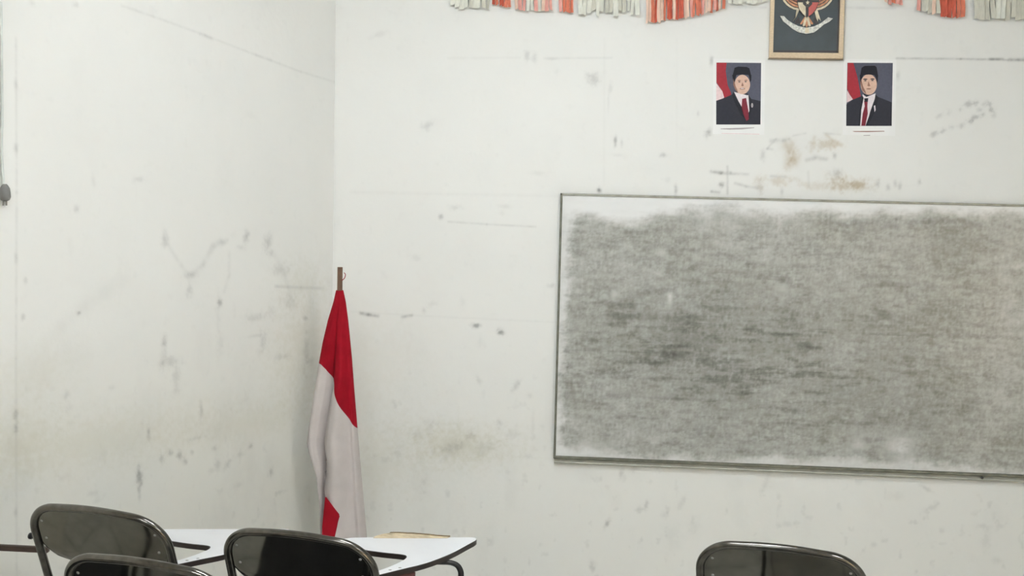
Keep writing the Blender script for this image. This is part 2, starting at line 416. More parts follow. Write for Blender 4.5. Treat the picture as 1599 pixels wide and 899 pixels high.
# a flaked-off scrawl beside the second portrait
for x, y, s in ((1459, 209, .3), (1473, 203, .28), (1486, 199, .24), (1501, 196, .22), (1514, 189, .3), (1523, 183, .34), (1535, 178, .38), (1547, 172, .34), (1551, 180, .2),
                (1466, 181, .18), (1481, 176, .14), (1500, 170, .2), (1512, 163, .3), (1524, 160, .32), (1536, 164, .24), (1545, 162, .28), (1530, 172, .25)):
    B(x, y, 4.5, 3.5, s, rag=.9, ang=-25)
# yellowed grime and faint mottling
B(715, 695, 75, 32, .45, 2, .5); B(600, 720, 60, 60, .2, 2, .5); B(1090, 720, 200, 14, .15, 2); B(600, 560, 60, 70, .12, 2, .4)
mot = np.clip((fbm(S.U * 7 + 3, S.Z * 5, 5) - 0.56) * 2.2, 0, 1); low = np.clip((1.16 - S.Z) / 0.8, 0, 1)
S.A[..., 0] = 1 - (1 - S.A[..., 0]) * (1 - mot * (0.03 + 0.06 * low))
spk = np.clip((fbm(S.U * 26 + 9, S.Z * 22, 3) - 0.70) * 5, 0, 1)
S.A[..., 0] = 1 - (1 - S.A[..., 0]) * (1 - spk * (0.03 + 0.10 * low))
S.A[..., 2] = 1 - (1 - S.A[..., 2]) * (1 - 0.08 * low)
w = grid_mesh('wall_front', us, zs, lambda U, Z: np.stack([U, np.full_like(U, WALL_Y), Z], -1), S.A, 'wall')
tag(w, kind='structure')

# ---- left wall (the corner is wider than square)
def left_uz(x, y): return on_left(x, y)
LLEN = (WALL_Y + 3.5) / -LDIR[1]
us = np.unique(np.round(np.concatenate([np.arange(0, 2.5, 0.0055), np.arange(2.5, LLEN, 0.2), [LLEN]]), 5))
zs2 = np.unique(np.round(np.concatenate([np.arange(0, 0.01, 0.1), np.arange(0.02, 2.68, 0.005), np.arange(2.70, CEIL, 0.1), [CEIL]]), 5))
S = Stain(us, zs2)
def B(x, y, rx, ry, st, ch=0, rag=0.6, ang=0.0):
    c = left_uz(x, y); d = left_uz(x + 1, y); e = left_uz(x, y + 1)
    S.blob(c, rx * abs(d[0] - c[0]), ry * abs(e[1] - c[1]), st, ch, rag, radians(ang))
def L(pts, w, st, ch=0, rag=0.6): S.line([left_uz(*p) for p in pts], w * 0.0027, st * .72, ch, rag)
L([(190, 9), (240, 26), (320, 55), (400, 86), (470, 112), (523, 128)], 1.8, .15); L([(312, 53), (330, 60)], 2.5, .2); L([(395, 84), (425, 94)], 2, .12)
L([(25, 60), (26, 300), (25, 560), (26, 880), (26, 960)], 2.0, .16)
for y, s in ((132, .2), (232, .26), (402, .2), (648, .3), (668, .34), (800, .2)): B(25, y, 3, 7, s)
for x, y, rx, ry, s, a in [
    (118, 8, 5, 4, .18, 0), (50, 5, 4, 5, .12, 0), (216, 280, 8, 4, .16, 0), (146, 282, 3, 10, .08, 0), (120, 325, 4, 5, .2, 0), (40, 438, 3, 5, .16, 0), (36, 495, 3, 6, .22, 0),
    (258, 373, 5, 10, .26, 0), (297, 429, 8, 5, .24, 0), (296, 452, 4, 12, .2, 0), (348, 378, 7, 5, .2, 0), (343, 473, 4, 6, .42, 0), (385, 370, 4, 9, .34, 0), (377, 386, 6, 4, .14, 0),
    (418, 378, 5, 12, .28, 20), (424, 395, 4, 6, .2, 0), (440, 420, 12, 9, .18, 0), (450, 470, 10, 12, .12, 20), (400, 495, 14, 7, .18, 0), (425, 485, 5, 12, .1, 0), (477, 497, 3.5, 4, .36, 0),
    (410, 531, 4, 12, .24, 0), (400, 524, 18, 2.5, .12, 0), (256, 531, 4, 8, .30, 0), (255, 555, 5, 14, .14, 0), (264, 566, 13, 8, .22, 0), (275, 588, 5, 14, .18, 0), (440, 557, 12, 4, .14, 0),
    (478, 548, 4, 26, .20, 0), (482, 565, 8, 6, .16, 0), (344, 535, 5, 20, .08, 0), (341, 490, 3, 30, .06, 0), (123, 489, 3.5, 3, .42, 0), (232, 676, 3, 8, .42, 0), (218, 748, 5, 11, .5, 0), (218, 765, 2.5, 14, .22, 0),
    (217, 735, 3, 10, .2, 0), (252, 716, 4, 7, .25, 0), (266, 707, 4, 4, .26, 40), (280, 711, 4, 7, .34, -30), (289, 719, 3, 6, .28, -30), (340, 727, 5, 9, .2, 0), (356, 725, 6, 6, .22, -30), (330, 735, 4, 5, .14, 0),
    (391, 697, 4.5, 4, .34, 0), (423, 738, 3, 7, .28, 15), (438, 768, 6, 4, .16, 0), (314, 640, 2.5, 14, .2, 0), (306, 684, 12, 3, .16, 0), (104, 616, 4, 6, .16, 0), (108, 636, 6, 5, .12, 0), (335, 700, 4, 4, .2, 0),
    (275, 610, 5, 6, .14, 0), (175, 605, 5, 5, .1, 0), (145, 770, 8, 4, .12, 0), (100, 745, 12, 5, .07, 0), (372, 757, 8, 5, .12, 0), (300, 705, 3, 4, .18, 0), (375, 710, 6, 4, .14, 0)]:
    B(x, y, rx, ry, s, ang=a)
L([(264, 384), (283, 415), (294, 427)], 3.5, .13); L([(300, 430), (318, 412), (332, 385), (344, 377)], 5, .16); L([(358, 395), (358, 430), (350, 455)], 3.5, .10); L([(430, 447), (470, 449), (505, 450)], 2.6, .26)
L([(196, 436), (165, 455), (130, 480)], 11, .055, rag=.3); L([(130, 480), (95, 510), (68, 540)], 10, .04, rag=.3); L([(430, 400), (445, 430), (460, 480)], 5, .08)
B(150, 690, 160, 45, .26, 2, .4); B(30, 690, 60, 60, .28, 2, .4); B(380, 660, 110, 30, .22, 2, .4); B(480, 540, 50, 80, .34, 2, .4); B(470, 440, 30, 30, .2, 2, .4); B(60, 580, 60, 40, .16, 2, .4)
mot = np.clip((fbm(S.U * 7 + 31, S.Z * 5, 5) - 0.56) * 2.2, 0, 1); low = np.clip((1.31 - S.Z) / 0.8, 0, 1)
S.A[..., 0] = 1 - (1 - S.A[..., 0]) * (1 - mot * (0.03 + 0.08 * low))
spk = np.clip((fbm(S.U * 26 + 19, S.Z * 22, 3) - 0.70) * 5, 0, 1)
S.A[..., 0] = 1 - (1 - S.A[..., 0]) * (1 - spk * (0.03 + 0.08 * low))
S.A[..., 2] = 1 - (1 - S.A[..., 2]) * (1 - 0.24 * low)
def lf(U, Z): return np.stack([CORNER[0] + LDIR[0] * U, CORNER[1] + LDIR[1] * U, Z], -1)
w = grid_mesh('wall_left', us, zs2, lf, S.A, 'wall')
tag(w, kind='structure')

# ---- rest of the room: floor, ceiling, back wall, right wall with a doorway and a window
BX = CORNER[0] + LDIR[0] * LLEN; BY = -3.5; RX = 4.2
def poly_struct(name, pts, z0, z1, m):
    o = MB().slab([(p[0], p[1]) for p in pts], lambda x, y, t: (x, y, t), z0, z1).build(name, m, smooth=False)
    return tag(o, kind='structure')
ring = [(CORNER[0], WALL_Y), (RX, WALL_Y), (RX, BY), (BX, BY)]
poly_struct('floor', ring, -0.1, 0.0, 'tile')
poly_struct('ceiling', ring, CEIL, CEIL + 0.1, 'ceiling')
tag(box((BX, BY - 0.12, 0), (RX, BY, CEIL), 'wall_back', 'plain_wall'), kind='structure')
DY0, DY1, DH = -2.95, -1.85, 2.1          # doorway
WY0 = 0.6
mb = MB()
for y0, y1, z0, z1 in ((BY, DY0, 0, CEIL), (DY0, DY1, DH, CEIL), (DY1, WY0, 0, CEIL), (WY0, WALL_Y, 0, CEIL)):
    mb.box((RX, y0, z0), (RX + 0.12, y1, z1))
tag(mb.build('wall_right', 'plain_wall', smooth=False), kind='structure')
d = MB()
for lo, hi in (((RX - .01, DY0, 0), (RX + .13, DY0 + .05, DH)), ((RX - .01, DY1 - .05, 0), (RX + .13, DY1, DH)), ((RX - .01, DY0, DH - .05), (RX + .13, DY1, DH))): d.box(lo, hi)
tag(d.build('door_1', 'door', smooth=False), kind='structure')
tag(box((RX + .12, -12, -0.2), (30, 14, -0.1), 'ground_outside', 'earth'), kind='structure')

# ---- fluorescent lamps on the ceiling
def lamp(x, y, label, rz=0.0):
    t = empty('ceiling_lamp', (x, y, CEIL), rz)
    MB().box((-.62, -.05, -.05), (.62, .05, 0)).build('housing', 'white_metal', t, bevel=.006)
    for s in (-1, 1):
        MB().tube([(-.59, s * .035, -.075), (.59, s * .035, -.075)], .014, 12).build('tube', 'tubelight', t)
        for e in (-1, 1): MB().box((e * .605 - .012, s * .035 - .018, -.1), (e * .605 + .012, s * .035 + .018, -.04)).build('socket', 'white_metal', t)
    return tag(t, label, 'lamp', 'ceiling lamps')
LAMPS = [(-0.25, 3.15, 'white twin tube ceiling lamp over the front chairs'), (1.9, 1.0, 'added unseen twin tube fill lamp in mid room toward the right wall'), (-1.3, 0.2, 'added unseen twin tube fill lamp in mid room near the stained wall')]  # both mid-room lamps are added as fill, out of view
for x, y, l in LAMPS: lamp(x, y, l)

# ================================================================== WHITEBOARD
WX0, WX1, BZ0, BZ1 = -0.2515, 2.15, EYE - 1.2715, EYE - 0.0690
wb = empty('whiteboard', (WX0, WALL_Y, BZ0))
tag(wb, 'long wall-mounted whiteboard smeared grey with marker dust', 'whiteboard')
us = np.arange(0.008, WX1 - WX0 - 0.004, 0.0048); zb = np.arange(0.014, BZ1 - BZ0 - 0.002, 0.0048)
S = Stain(us, zb)
U, Z = S.U, S.Z; W_, H_ = WX1 - WX0, BZ1 - BZ0
n1 = fbm(U * 4, Z * 6, 5); n2 = fbm(U * 20 + 5, Z * 55, 4); n3 = fbm(U * 95, Z * 110, 3); n4 = fbm(U * 7 + 50, Z * 60 + 9, 4); n5 = fbm(U * 110 + 9, Z * 30, 3)
topw = 0.030 + 0.12 * (fbm(U * 4 + 8, U * 0 + 1.5, 3) - 0.5) + 0.034 * np.exp(-((U - 0.35) / 0.38) ** 2) - 0.014 * np.clip(U - 1.2, 0, 1)
lefw = 0.006 + 0.030 * np.clip((Z - 0.75) / 0.4, 0, 1) + 0.03 * (fbm(Z * 6, Z * 0 + 7, 3) - 0.5)
botw = 0.004 + 0.10 * np.clip(fbm(U * 6 + 3, U * 0 + 3.3, 3) - 0.50, 0, 1) + 0.03 * np.exp(-((U - 1.55) / 0.25) ** 2)
wob = (n1 - 0.5) * 0.07 + (n3 - 0.5) * 0.012 + (n2 - 0.5) * 0.02
ss = lambda x: np.clip(x, 0, 1) ** 2 * (3 - 2 * np.clip(x, 0, 1))
dens = ss((H_ - Z - topw + wob) / 0.075) * (0.25 + 0.75 * ss((U - lefw + wob) / 0.05)) * (0.35 + 0.65 * ss((Z - botw + wob) / 0.05))
dens = dens * (0.77 + (n1 - 0.5) * 0.30 + (n2 - 0.5) * 0.30 + (n3 - 0.5) * 0.34 + (n5 - 0.5) * 0.22)
dens = dens + 0.10 * np.clip(n2 - 0.4, 0, 1)
S.A[..., 0] = np.clip(dens, 0, 1)
core = np.exp(-(((U - 0.85) / 0.90) ** 2 + ((Z - 0.50) / 0.42) ** 2))
S.A[..., 1] = np.clip((n4 - 0.50) * 1.5 + (n1 - 0.5) * 0.9 + (n2 - 0.5) * 0.6 + (n3 - 0.5) * 0.4 + (n5 - 0.5) * 0.3, 0, 1) * (0.2 + 0.6 * core) * np.clip(dens * 1.4, 0, 1) + 0.30 * core * np.clip(dens * 1.4, 0, 1)
def wuz(x, y):
    p = on_y(x, y, WALL_Y - 0.02); return (p[0] - WX0, p[2] - BZ0)
for x, y, rx, ry, s in [(1262, 540, 16, 8, .5), (1262, 541, 8, 4, .4), (1075, 530, 40, 18, .25), (1070, 500, 30, 6, .28), (1445, 603, 14, 5, .35), (1240, 642, 28, 5, .4), (1215, 637, 12, 3, .35), (1000, 495, 60, 6, .25),
                        (1062, 378, 10, 5, .25), (1380, 350, 70, 8, .22), (1460, 345, 50, 5, .25), (1370, 432, 16, 4, .3), (1050, 622, 90, 2.5, .22), (950, 620, 30, 4, .15), (1145, 570, 8, 5, .25), (1440, 650, 60, 50, .26), (1480, 380, 90, 30, .16), (1110, 680, 60, 20, .14), (890, 615, 10, 5, .2), (1330, 600, 60, 60, .12)]:
    S.blob(wuz(x, y), rx * PXM, ry * PXM, s, 1, 0.7)
def lighten(x, y, rx, ry, s):
    c = wuz(x, y); q = ((U - c[0]) / (rx * PXM)) ** 2 + ((Z - c[1]) / (ry * PXM)) ** 2
    v = s * np.exp(-q) * (0.4 + 1.2 * np.clip(n3 - 0.1, 0, 1))
    S.A[..., 0] *= (1 - np.clip(v, 0, 1)); S.A[..., 1] *= (1 - np.clip(v, 0, 1))
for a in ((1046, 465, 3.5, 11, .7), (960, 460, 5, 8, .35), (998, 478, 6, 6, .3), (1220, 450, 12, 6, .35), (1087, 400, 8, 8, .3), (1035, 396, 10, 8, .25), (1405, 700, 22, 22, .6), (1340, 690, 14, 18, .4), (930, 700, 40, 12, .3), (1120, 340, 70, 14, .2)): lighten(*a)
grid_mesh('writing_surface', us, zb, lambda a, b: np.stack([a, np.full_like(a, -0.018), b], -1), S.A, 'board', wb)
box((0, -.017, 0), (W_, -.002, H_), 'backing', 'alu_dark', wb)
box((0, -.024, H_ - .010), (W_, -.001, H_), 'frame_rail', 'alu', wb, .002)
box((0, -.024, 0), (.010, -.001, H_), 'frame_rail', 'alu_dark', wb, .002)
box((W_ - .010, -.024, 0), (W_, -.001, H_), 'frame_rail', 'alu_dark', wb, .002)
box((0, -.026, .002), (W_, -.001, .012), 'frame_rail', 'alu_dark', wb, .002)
tr = MB().slab([(-.001, -.020), (-.022, -.020), (-.030, -.014), (-.028, -.011), (-.021, -.016), (-.010, -.016), (-.010, .001), (-.001, .001)], lambda a, b, t: (t, a, b), .004, W_ - .004)
tr.build('marker_tray', 'tray', wb, smooth=False)
q = wuz(1533, 741); MB().lathe([(.006, 0), (.006, .010), (.003, .012)], (0, 0, 0), 10).build('screw', 'black', wb).matrix_local = Matrix.Translation((q[0], -.020, -.006)) @ Matrix.Rotation(radians(90), 4, 'X')

# ================================================================== WALL DECORATION
def wall_piece(poly, off0, off1, name, m, parent, base):
    """polygon given in photograph pixels, laid on the front wall and given thickness"""
    mb = MB()
    def fn(x, y, t):
        p = on_y(x, y, WALL_Y); return (p[0] - base[0], -t, p[2] - base[2])
    return mb.slab(poly, fn, off0, off1).build(name, m, parent, smooth=False)
def ell(cx, cy, rx, ry, n=20, a0=0, a1=360):
    return [(cx + rx * cos(radians(a0 + (a1 - a0) * k / n)), cy + ry * sin(radians(a0 + (a1 - a0) * k / n))) for k in range(n if a1 - a0 >= 360 else n + 1)]

# ---- framed emblem
eb = on_y(1258, 91, WALL_Y); eb[1] = WALL_Y
em = empty('framed_emblem', eb)
tag(em, 'framed relief of an eagle crest on dark teal with narrow gilt frame', 'plaque')
def E(ex, ey): return (1190 + ex / 8.99, ey / 8.99)
def ep(pts, o0, o1, name, m): return wall_piece([E(*p) for p in pts], o0, o1, name, m, em, eb)
TOPY = -560
ep([(95, 825), (1125, 840), (1165, TOPY), (140, TOPY)], .001, .010, 'backing_board', 'goldedge')
ep([(150, 745), (1055, 755), (1100, TOPY + 60), (180, TOPY + 60)], .010, .013, 'panel', 'teal')
def bar(a, b, c, d_, nm='frame_bar'): ep([a, b, c, d_], .001, .024, nm, 'gold')
bar((90, 815), (1120, 828), (1062, 752), (145, 742)); bar((90, 815), (145, 742), (182, TOPY + 60), (125, TOPY))
bar((1120, 828), (1165, TOPY), (1100, TOPY + 60), (1062, 752)); bar((125, TOPY), (182, TOPY + 60), (1100, TOPY + 60), (1165, TOPY))
for a in (([(150, 745), (1055, 755), (1052, 715), (165, 712)]), ([(1055, 755), (1100, TOPY + 60), (1078, TOPY + 60), (1035, 730)])): ep(a, .013, .0145, 'inner_edge', 'goldedge' if 0 else 'dkrelief')
ep([(80, 830), (1125, 845), (1122, 826), (92, 812)], .001, .021, 'outer_edge', 'goldedge'); ep([(1125, 845), (1172, TOPY), (1160, TOPY), (1112, 826)], .001, .021, 'outer_edge', 'goldedge')
# wings: nested curved feathers
for s in (-1, 1):
    for k in range(7):
        r0, r1 = 330 - 42 * k, 300 - 42 * k
        cx, cy = 630 + s * 105, -150
        a = [(cx + s * r0 * cos(radians(t)) * 0.86, cy + r0 * sin(radians(t)) * 0.92) for t in range(-60, 96, 12)]
        b = [(cx + s * r1 * cos(radians(t)) * 0.86, cy + r1 * sin(radians(t)) * 0.92) for t in range(95, -61, -12)]
        ep(a + b, .013, .018 + .0012 * k, 'wing_feather', ('cream', 'bronze', 'bronze', 'wing_red', 'bronze', 'wing_red', 'bronze')[k])
# tail, legs, shield, star, head, ribbon
for k in range(5):
    a = 90 + (k - 2) * 20
    tip = (618 + 150 * cos(radians(a)) * .8, 225 + 150 * sin(radians(a)))
    ep([(600, 225), (636, 225), (tip[0] + 16, tip[1]), (tip[0], tip[1] + 12), (tip[0] - 16, tip[1])], .013, .019 + .001 * (k % 2), 'tail_feather', 'bronze' if k % 2 == 0 else 'cream')
for s, x0 in ((-1, 500), (1, 740)):
    ep([(x0 - 22, 130), (x0 + 22, 130), (x0 + s * 45 + 14, 250), (x0 + s * 75, 300), (x0 + s * 40, 262), (x0 + s * 52 - 20, 310), (x0 + s * 28 - 16, 262)], .013, .021, 'leg', 'cream')
    ep([(x0 + s * 4 - s * 12, 238), (x0 - s * 30, 330), (x0 + s * 48, 345), (x0 + s * 40, 300)], .013, .0155, 'leg_shade', 'dkrelief')  # dark slab standing in for the shade behind each leg
ep([(478, -170), (785, -170), (790, 40), (745, 150), (690, 215), (618, 252), (560, 215), (510, 150), (480, 40)], .013, .025, 'shield', 'dkrelief')
ep([(486, 45), (600, 45), (600, 245), (560, 205), (512, 140)], .025, .027, 'shield_field', 'cream')
ep([(640, 45), (782, 45), (738, 145), (690, 205), (640, 240)], .025, .027, 'shield_field', 'redrelief')
ep([(486, -160), (600, -160), (600, 10), (486, 10)], .025, .027, 'shield_field', 'redrelief'); ep([(650, -160), (780, -160), (780, 10), (650, 10)], .025, .027, 'shield_field', 'cream')
ep([(560, -40), (680, -40), (690, 70), (628, 130), (562, 70)], .027, .029, 'shield_centre', 'dkrelief')
ep([(625 + (30 if k % 2 == 0 else 13) * cos(radians(-90 + 36 * k)), 50 + (34 if k % 2 == 0 else 15) * sin(radians(-90 + 36 * k))) for k in range(10)], .029, .031, 'star', 'cream')
ep([(540, -170), (570, -300), (600, -400), (660, -430), (705, -400), (760, -385), (705, -360), (690, -300), (715, -170)], .013, .026, 'head', 'bronze')
up = [(248, 232), (300, 235), (345, 285), (420, 335), (500, 375), (610, 398), (720, 378), (810, 335), (870, 290), (915, 252), (985, 268)]
dn = [(930, 315), (860, 350), (790, 410), (720, 462), (615, 482), (510, 462), (430, 420), (350, 355), (290, 310)]
ep(up + dn, .013, .022, 'ribbon', 'silver')
ep([(600, 395), (640, 395), (650, 470), (590, 470)], .022, .024, 'ribbon_knot', 'cream')

# ---- two portrait prints
def poster(x0, y0, sheet, label):
    """x0, y0: origin of the 6.92x enlargement the outlines were read from"""
    pb = on_y(x0 + 50, y0 + 118, WALL_Y); pb[1] = WALL_Y
    t = empty('portrait_poster', pb); tag(t, label, 'poster', 'portrait posters on the wall')
    def pp(pts, lv, name, m): return wall_piece([(x0 + a / 6.92, y0 + b / 6.92) for a, b in pts], .0008 + .0004 * lv - (.0004 if lv else .0), .0012 + .0004 * lv, name, m, t, pb)
    pp(sheet, 0, 'paper_sheet', 'paper')
    return pp
pp = poster(1105, 85, [(62, 45), (622, 60), (612, 868), (58, 860)], 'glossy portrait print of smiling man in black cap, below the crest toward the flag')
pp([(95, 88), (578, 92), (570, 757), (92, 757)], 1, 'print_background', 'p_bg')
pp([(95, 90), (205, 90), (195, 180), (215, 330), (255, 420), (255, 480), (180, 470), (160, 400), (95, 300)], 2, 'flag_print', 'p_red')
pp([(94, 310), (160, 400), (178, 465), (150, 490), (93, 500)], 2, 'flag_print', 'p_pink')
pp([(92, 500), (180, 470), (270, 430), (300, 405), (430, 420), (470, 480), (572, 505), (570, 757), (92, 757)], 3, 'suit', 'p_suit')
pp([(285, 405), (420, 440), (440, 440), (450, 610), (425, 660), (370, 570), (330, 500)], 4, 'shirt', 'p_shirt')
pp([(372, 480), (415, 470), (440, 610), (445, 700), (420, 720), (380, 640), (365, 590)], 5, 'tie', 'p_tie')
pp([(280, 400), (330, 500), (372, 580), (400, 690), (360, 660), (290, 520), (262, 440)], 5, 'lapel', 'p_lapel')
pp([(440, 440), (470, 480), (490, 560), (440, 690), (452, 610)], 5, 'lapel', 'p_lapel')
pp(ell(480, 550, 12, 26, 10), 6, 'badge', 'p_grey')
pp(ell(374, 325, 84, 105, 24), 6, 'face', 'p_skin')
pp([(290, 300), (276, 260), (276, 330), (300, 385), (330, 420), (318, 380), (300, 340)], 7, 'cheek', 'p_shade')
pp(ell(340, 282, 18, 6, 10), 7, 'brow', 'p_shade'); pp(ell(412, 280, 18, 6, 10), 7, 'brow', 'p_shade')
pp(ell(342, 297, 12, 5, 10), 7, 'eye', 'p_suit'); pp(ell(410, 295, 12, 5, 10), 7, 'eye', 'p_suit')
pp([(374, 300), (390, 340), (372, 345), (362, 338)], 7, 'nose', 'p_shade'); pp(ell(374, 371, 30, 9, 14), 7, 'mouth', 'p_shade'); pp(ell(374, 369, 20, 4, 12), 8, 'teeth', 'p_shirt')
pp([(268, 232), (290, 145), (330, 132), (420, 136), (450, 150), (470, 232), (440, 222), (374, 216), (300, 224)], 8, 'cap', 'p_dark')
pp([(264, 222), (310, 220), (296, 270), (290, 312), (274, 280)], 7, 'hair', 'p_dark'); pp([(440, 220), (472, 222), (470, 280), (458, 305), (452, 260)], 7, 'hair', 'p_dark')
pp([(140, 800), (500, 788), (505, 794), (380, 808), (240, 812), (140, 806)], 1, 'caption_line', 'p_grey'); pp([(150, 850), (560, 858), (560, 864), (150, 856)], 1, 'caption_line', 'p_pink')
pp = poster(1305, 85, [(85, 50), (655, 58), (640, 880), (75, 868)], 'portrait print of unsmiling man in black cap, below the crest, beside flaked scrawl')
pp([(125, 90), (616, 92), (603, 772), (112, 772)], 1, 'print_background', 'p_bg')
pp([(128, 92), (190, 92), (235, 250), (262, 400), (275, 480), (190, 490), (150, 430), (122, 370)], 2, 'flag_print', 'p_red')
pp([(122, 385), (150, 435), (185, 485), (130, 515), (118, 520)], 2, 'flag_print', 'p_pink')
pp([(114, 540), (180, 490), (280, 450), (310, 420), (420, 425), (460, 460), (560, 500), (607, 520), (603, 772), (112, 772)], 3, 'suit', 'p_suit')
pp([(290, 430), (330, 460), (430, 420), (420, 480), (370, 620), (330, 770), (258, 770), (266, 600)], 4, 'shirt', 'p_shirt')
pp([(305, 500), (345, 495), (340, 560), (345, 640), (318, 770), (275, 770), (290, 640), (312, 560)], 5, 'tie', 'p_tie'); pp([(305, 475), (350, 472), (345, 512), (312, 512)], 6, 'tie_knot', 'p_dark')
pp([(285, 440), (262, 560), (240, 770), (262, 770), (275, 600), (300, 470)], 5, 'lapel', 'p_lapel'); pp([(430, 440), (460, 470), (430, 600), (345, 770), (320, 770), (375, 620), (420, 500)], 5, 'lapel', 'p_lapel')
pp([(410, 555), (425, 550), (430, 600), (418, 622)], 6, 'badge', 'p_shirt')
pp(ell(355, 325, 88, 112, 24), 6, 'face', 'p_skin'); pp([(270, 260), (262, 300), (285, 390), (330, 432), (320, 400), (292, 340)], 7, 'cheek', 'p_shade')
pp(ell(318, 268, 24, 7, 10), 7, 'brow', 'p_suit'); pp(ell(395, 266, 24, 7, 10), 7, 'brow', 'p_suit'); pp(ell(318, 284, 14, 6, 10), 7, 'eye', 'p_suit'); pp(ell(395, 282, 14, 6, 10), 7, 'eye', 'p_suit')
pp([(352, 290), (372, 340), (352, 346), (340, 338)], 7, 'nose', 'p_shade'); pp(ell(355, 372, 26, 7, 14), 7, 'mouth', 'p_shade')
pp([(258, 222), (300, 218), (280, 262), (270, 310), (262, 270)], 7, 'hair', 'p_dark'); pp([(412, 218), (456, 222), (452, 280), (442, 315), (436, 260)], 7, 'hair', 'p_dark')
pp([(262, 232), (278, 145), (310, 125), (420, 122), (440, 140), (456, 235), (430, 224), (355, 218), (290, 224)], 8, 'cap', 'p_dark')
pp([(180, 828), (525, 826), (525, 833), (350, 838), (200, 836)], 1, 'caption_line', 'p_shade'); pp([(300, 872), (370, 870), (370, 877), (300, 878)], 1, 'caption_line', 'p_grey')

# ---- crepe-paper fringe hung along the top
HANG_Z = on_y(1100, -48, WALL_Y)[2]
st_pts = [(CORNER[0] + .75 + k * .17, WALL_Y - .012, HANG_Z + .004 + (.003 if k % 2 else -.002)) for k in range(17)]
tag(MB().tube(smoothline(st_pts, 3), .0015, 6).build('hanging_string', 'cable'), 'thin pale string stretched along the wall above the fringes', 'string')
def streamer(x0, x1, yb0, yb1, mats, label, wpx=6.0, jag=3.0, seed=1):
    r = random.Random(seed)
    xc = (x0 + x1) / 2
    p0 = on_y(xc, -48, WALL_Y - .012)
    t = empty('paper_streamer', (p0[0], WALL_Y - .012, HANG_Z)); tag(t, label, 'streamer', 'crepe paper fringes along the wall')
    a, b = on_y(x0, -48, WALL_Y)[0] - p0[0], on_y(x1, -48, WALL_Y)[0] - p0[0]
    MB().box((a, -.003, -.03), (b, .001, .006)).build('header_band', mats[0], t)
    n = max(3, int(round((x1 - x0) / wpx)))
    for k in range(n):
        f = (k + .5) / n; xx = x0 + (x1 - x0) * f
        bot = on_y(xx, yb0 + (yb1 - yb0) * f + r.uniform(-jag, jag), WALL_Y - .012)
        top = Vector((a + (b - a) * f, -.004 - r.uniform(0, .006), -.02))
        end = Vector((bot[0] - p0[0] + r.uniform(-.002, .002), -.004 - r.uniform(0, .016), bot[2] - HANG_Z))
        w = (b - a) / n * r.uniform(.42, .60); tw = r.uniform(-.7, .7); ph = r.uniform(0, 6)
        vs = []; fs = []; N = 9
        for i in range(N + 1):
            u = i / N; c = top.lerp(end, u); an = tw * u + .25 * sin(ph + 5 * u)
            c = c + Vector((.002 * sin(ph + 7 * u), -.004 * abs(sin(ph + 4 * u)), 0))
            dx = Vector((cos(an) * w, -abs(sin(an)) * w * .7, (r.uniform(-.004, .004) if i == N else 0)))
            nn = Vector((0, -.0006, 0))
            vs += [c - dx, c + dx, c + dx + nn, c - dx + nn]
        for i in range(N):
            for j in range(4):
                l = (j + 1) % 4; fs.append((i * 4 + j, i * 4 + l, i * 4 + 4 + l, i * 4 + 4 + j))
        fs += [(0, 1, 2, 3), (N * 4 + 3, N * 4 + 2, N * 4 + 1, N * 4)]
        MB().add(vs, fs).build('strip', mats[r.randrange(len(mats))], t)
    return t
streamer(704, 766, 11, 14, ['crepe_white', 'crepe_grey'], 'white crepe fringe at the end nearest the flag corner', 7, 4, 1)
streamer(770, 798, 6, 13, ['crepe_deep', 'crepe_red'], 'short narrow orange-red crepe fringe with slanted lower edge', 4.6, 1, 2)
streamer(804, 863, 16, 17, ['crepe_pink', 'crepe_peach', 'crepe_white'], 'pale pink crepe fringe of spaced thin strips', 6, 2, 3)
streamer(873, 897, 19, 20, ['crepe_pink', 'crepe_red'], 'narrow dusky red crepe fringe beside long white fringe', 6, 1, 4)
streamer(903, 998, 22, 21, ['crepe_white', 'crepe_white', 'crepe_grey'], 'long ragged white crepe fringe between two red fringes', 7, 5, 5)
streamer(1008, 1068, 36, 30, ['crepe_red', 'crepe_red', 'crepe_peach', 'crepe_deep'], 'longest orange-red crepe fringe with peach strips', 4.6, 2, 6)
streamer(1068, 1131, 30, 14, ['crepe_peach', 'crepe_red', 'crepe_pink', 'crepe_red'], 'orange and peach crepe fringe with rising lower edge by the crest', 4.6, 2, 7)
streamer(1136, 1196, 8, 4, ['crepe_white'], 'short white crepe fringe touching the crest frame', 8, 3, 8)
streamer(1380, 1408, 4, 10, ['crepe_pink', 'crepe_red', 'crepe_peach'], 'short narrow pink crepe fringe hanging alone', 6, 2, 9)
streamer(1431, 1466, 16, 24, ['crepe_peach', 'crepe_grey', 'crepe_pink'], 'faded peach crepe fringe beside deep red fringe', 6, 2, 10)
streamer(1466, 1505, 27, 28, ['crepe_deep', 'crepe_red'], 'deep red crepe fringe beside faded peach fringe', 6, 1, 11)
streamer(1519, 1610, 29, 31, ['crepe_grey', 'crepe_white', 'crepe_grey'], 'wide greyish white crepe fringe beside deep red fringe', 8, 3, 12)

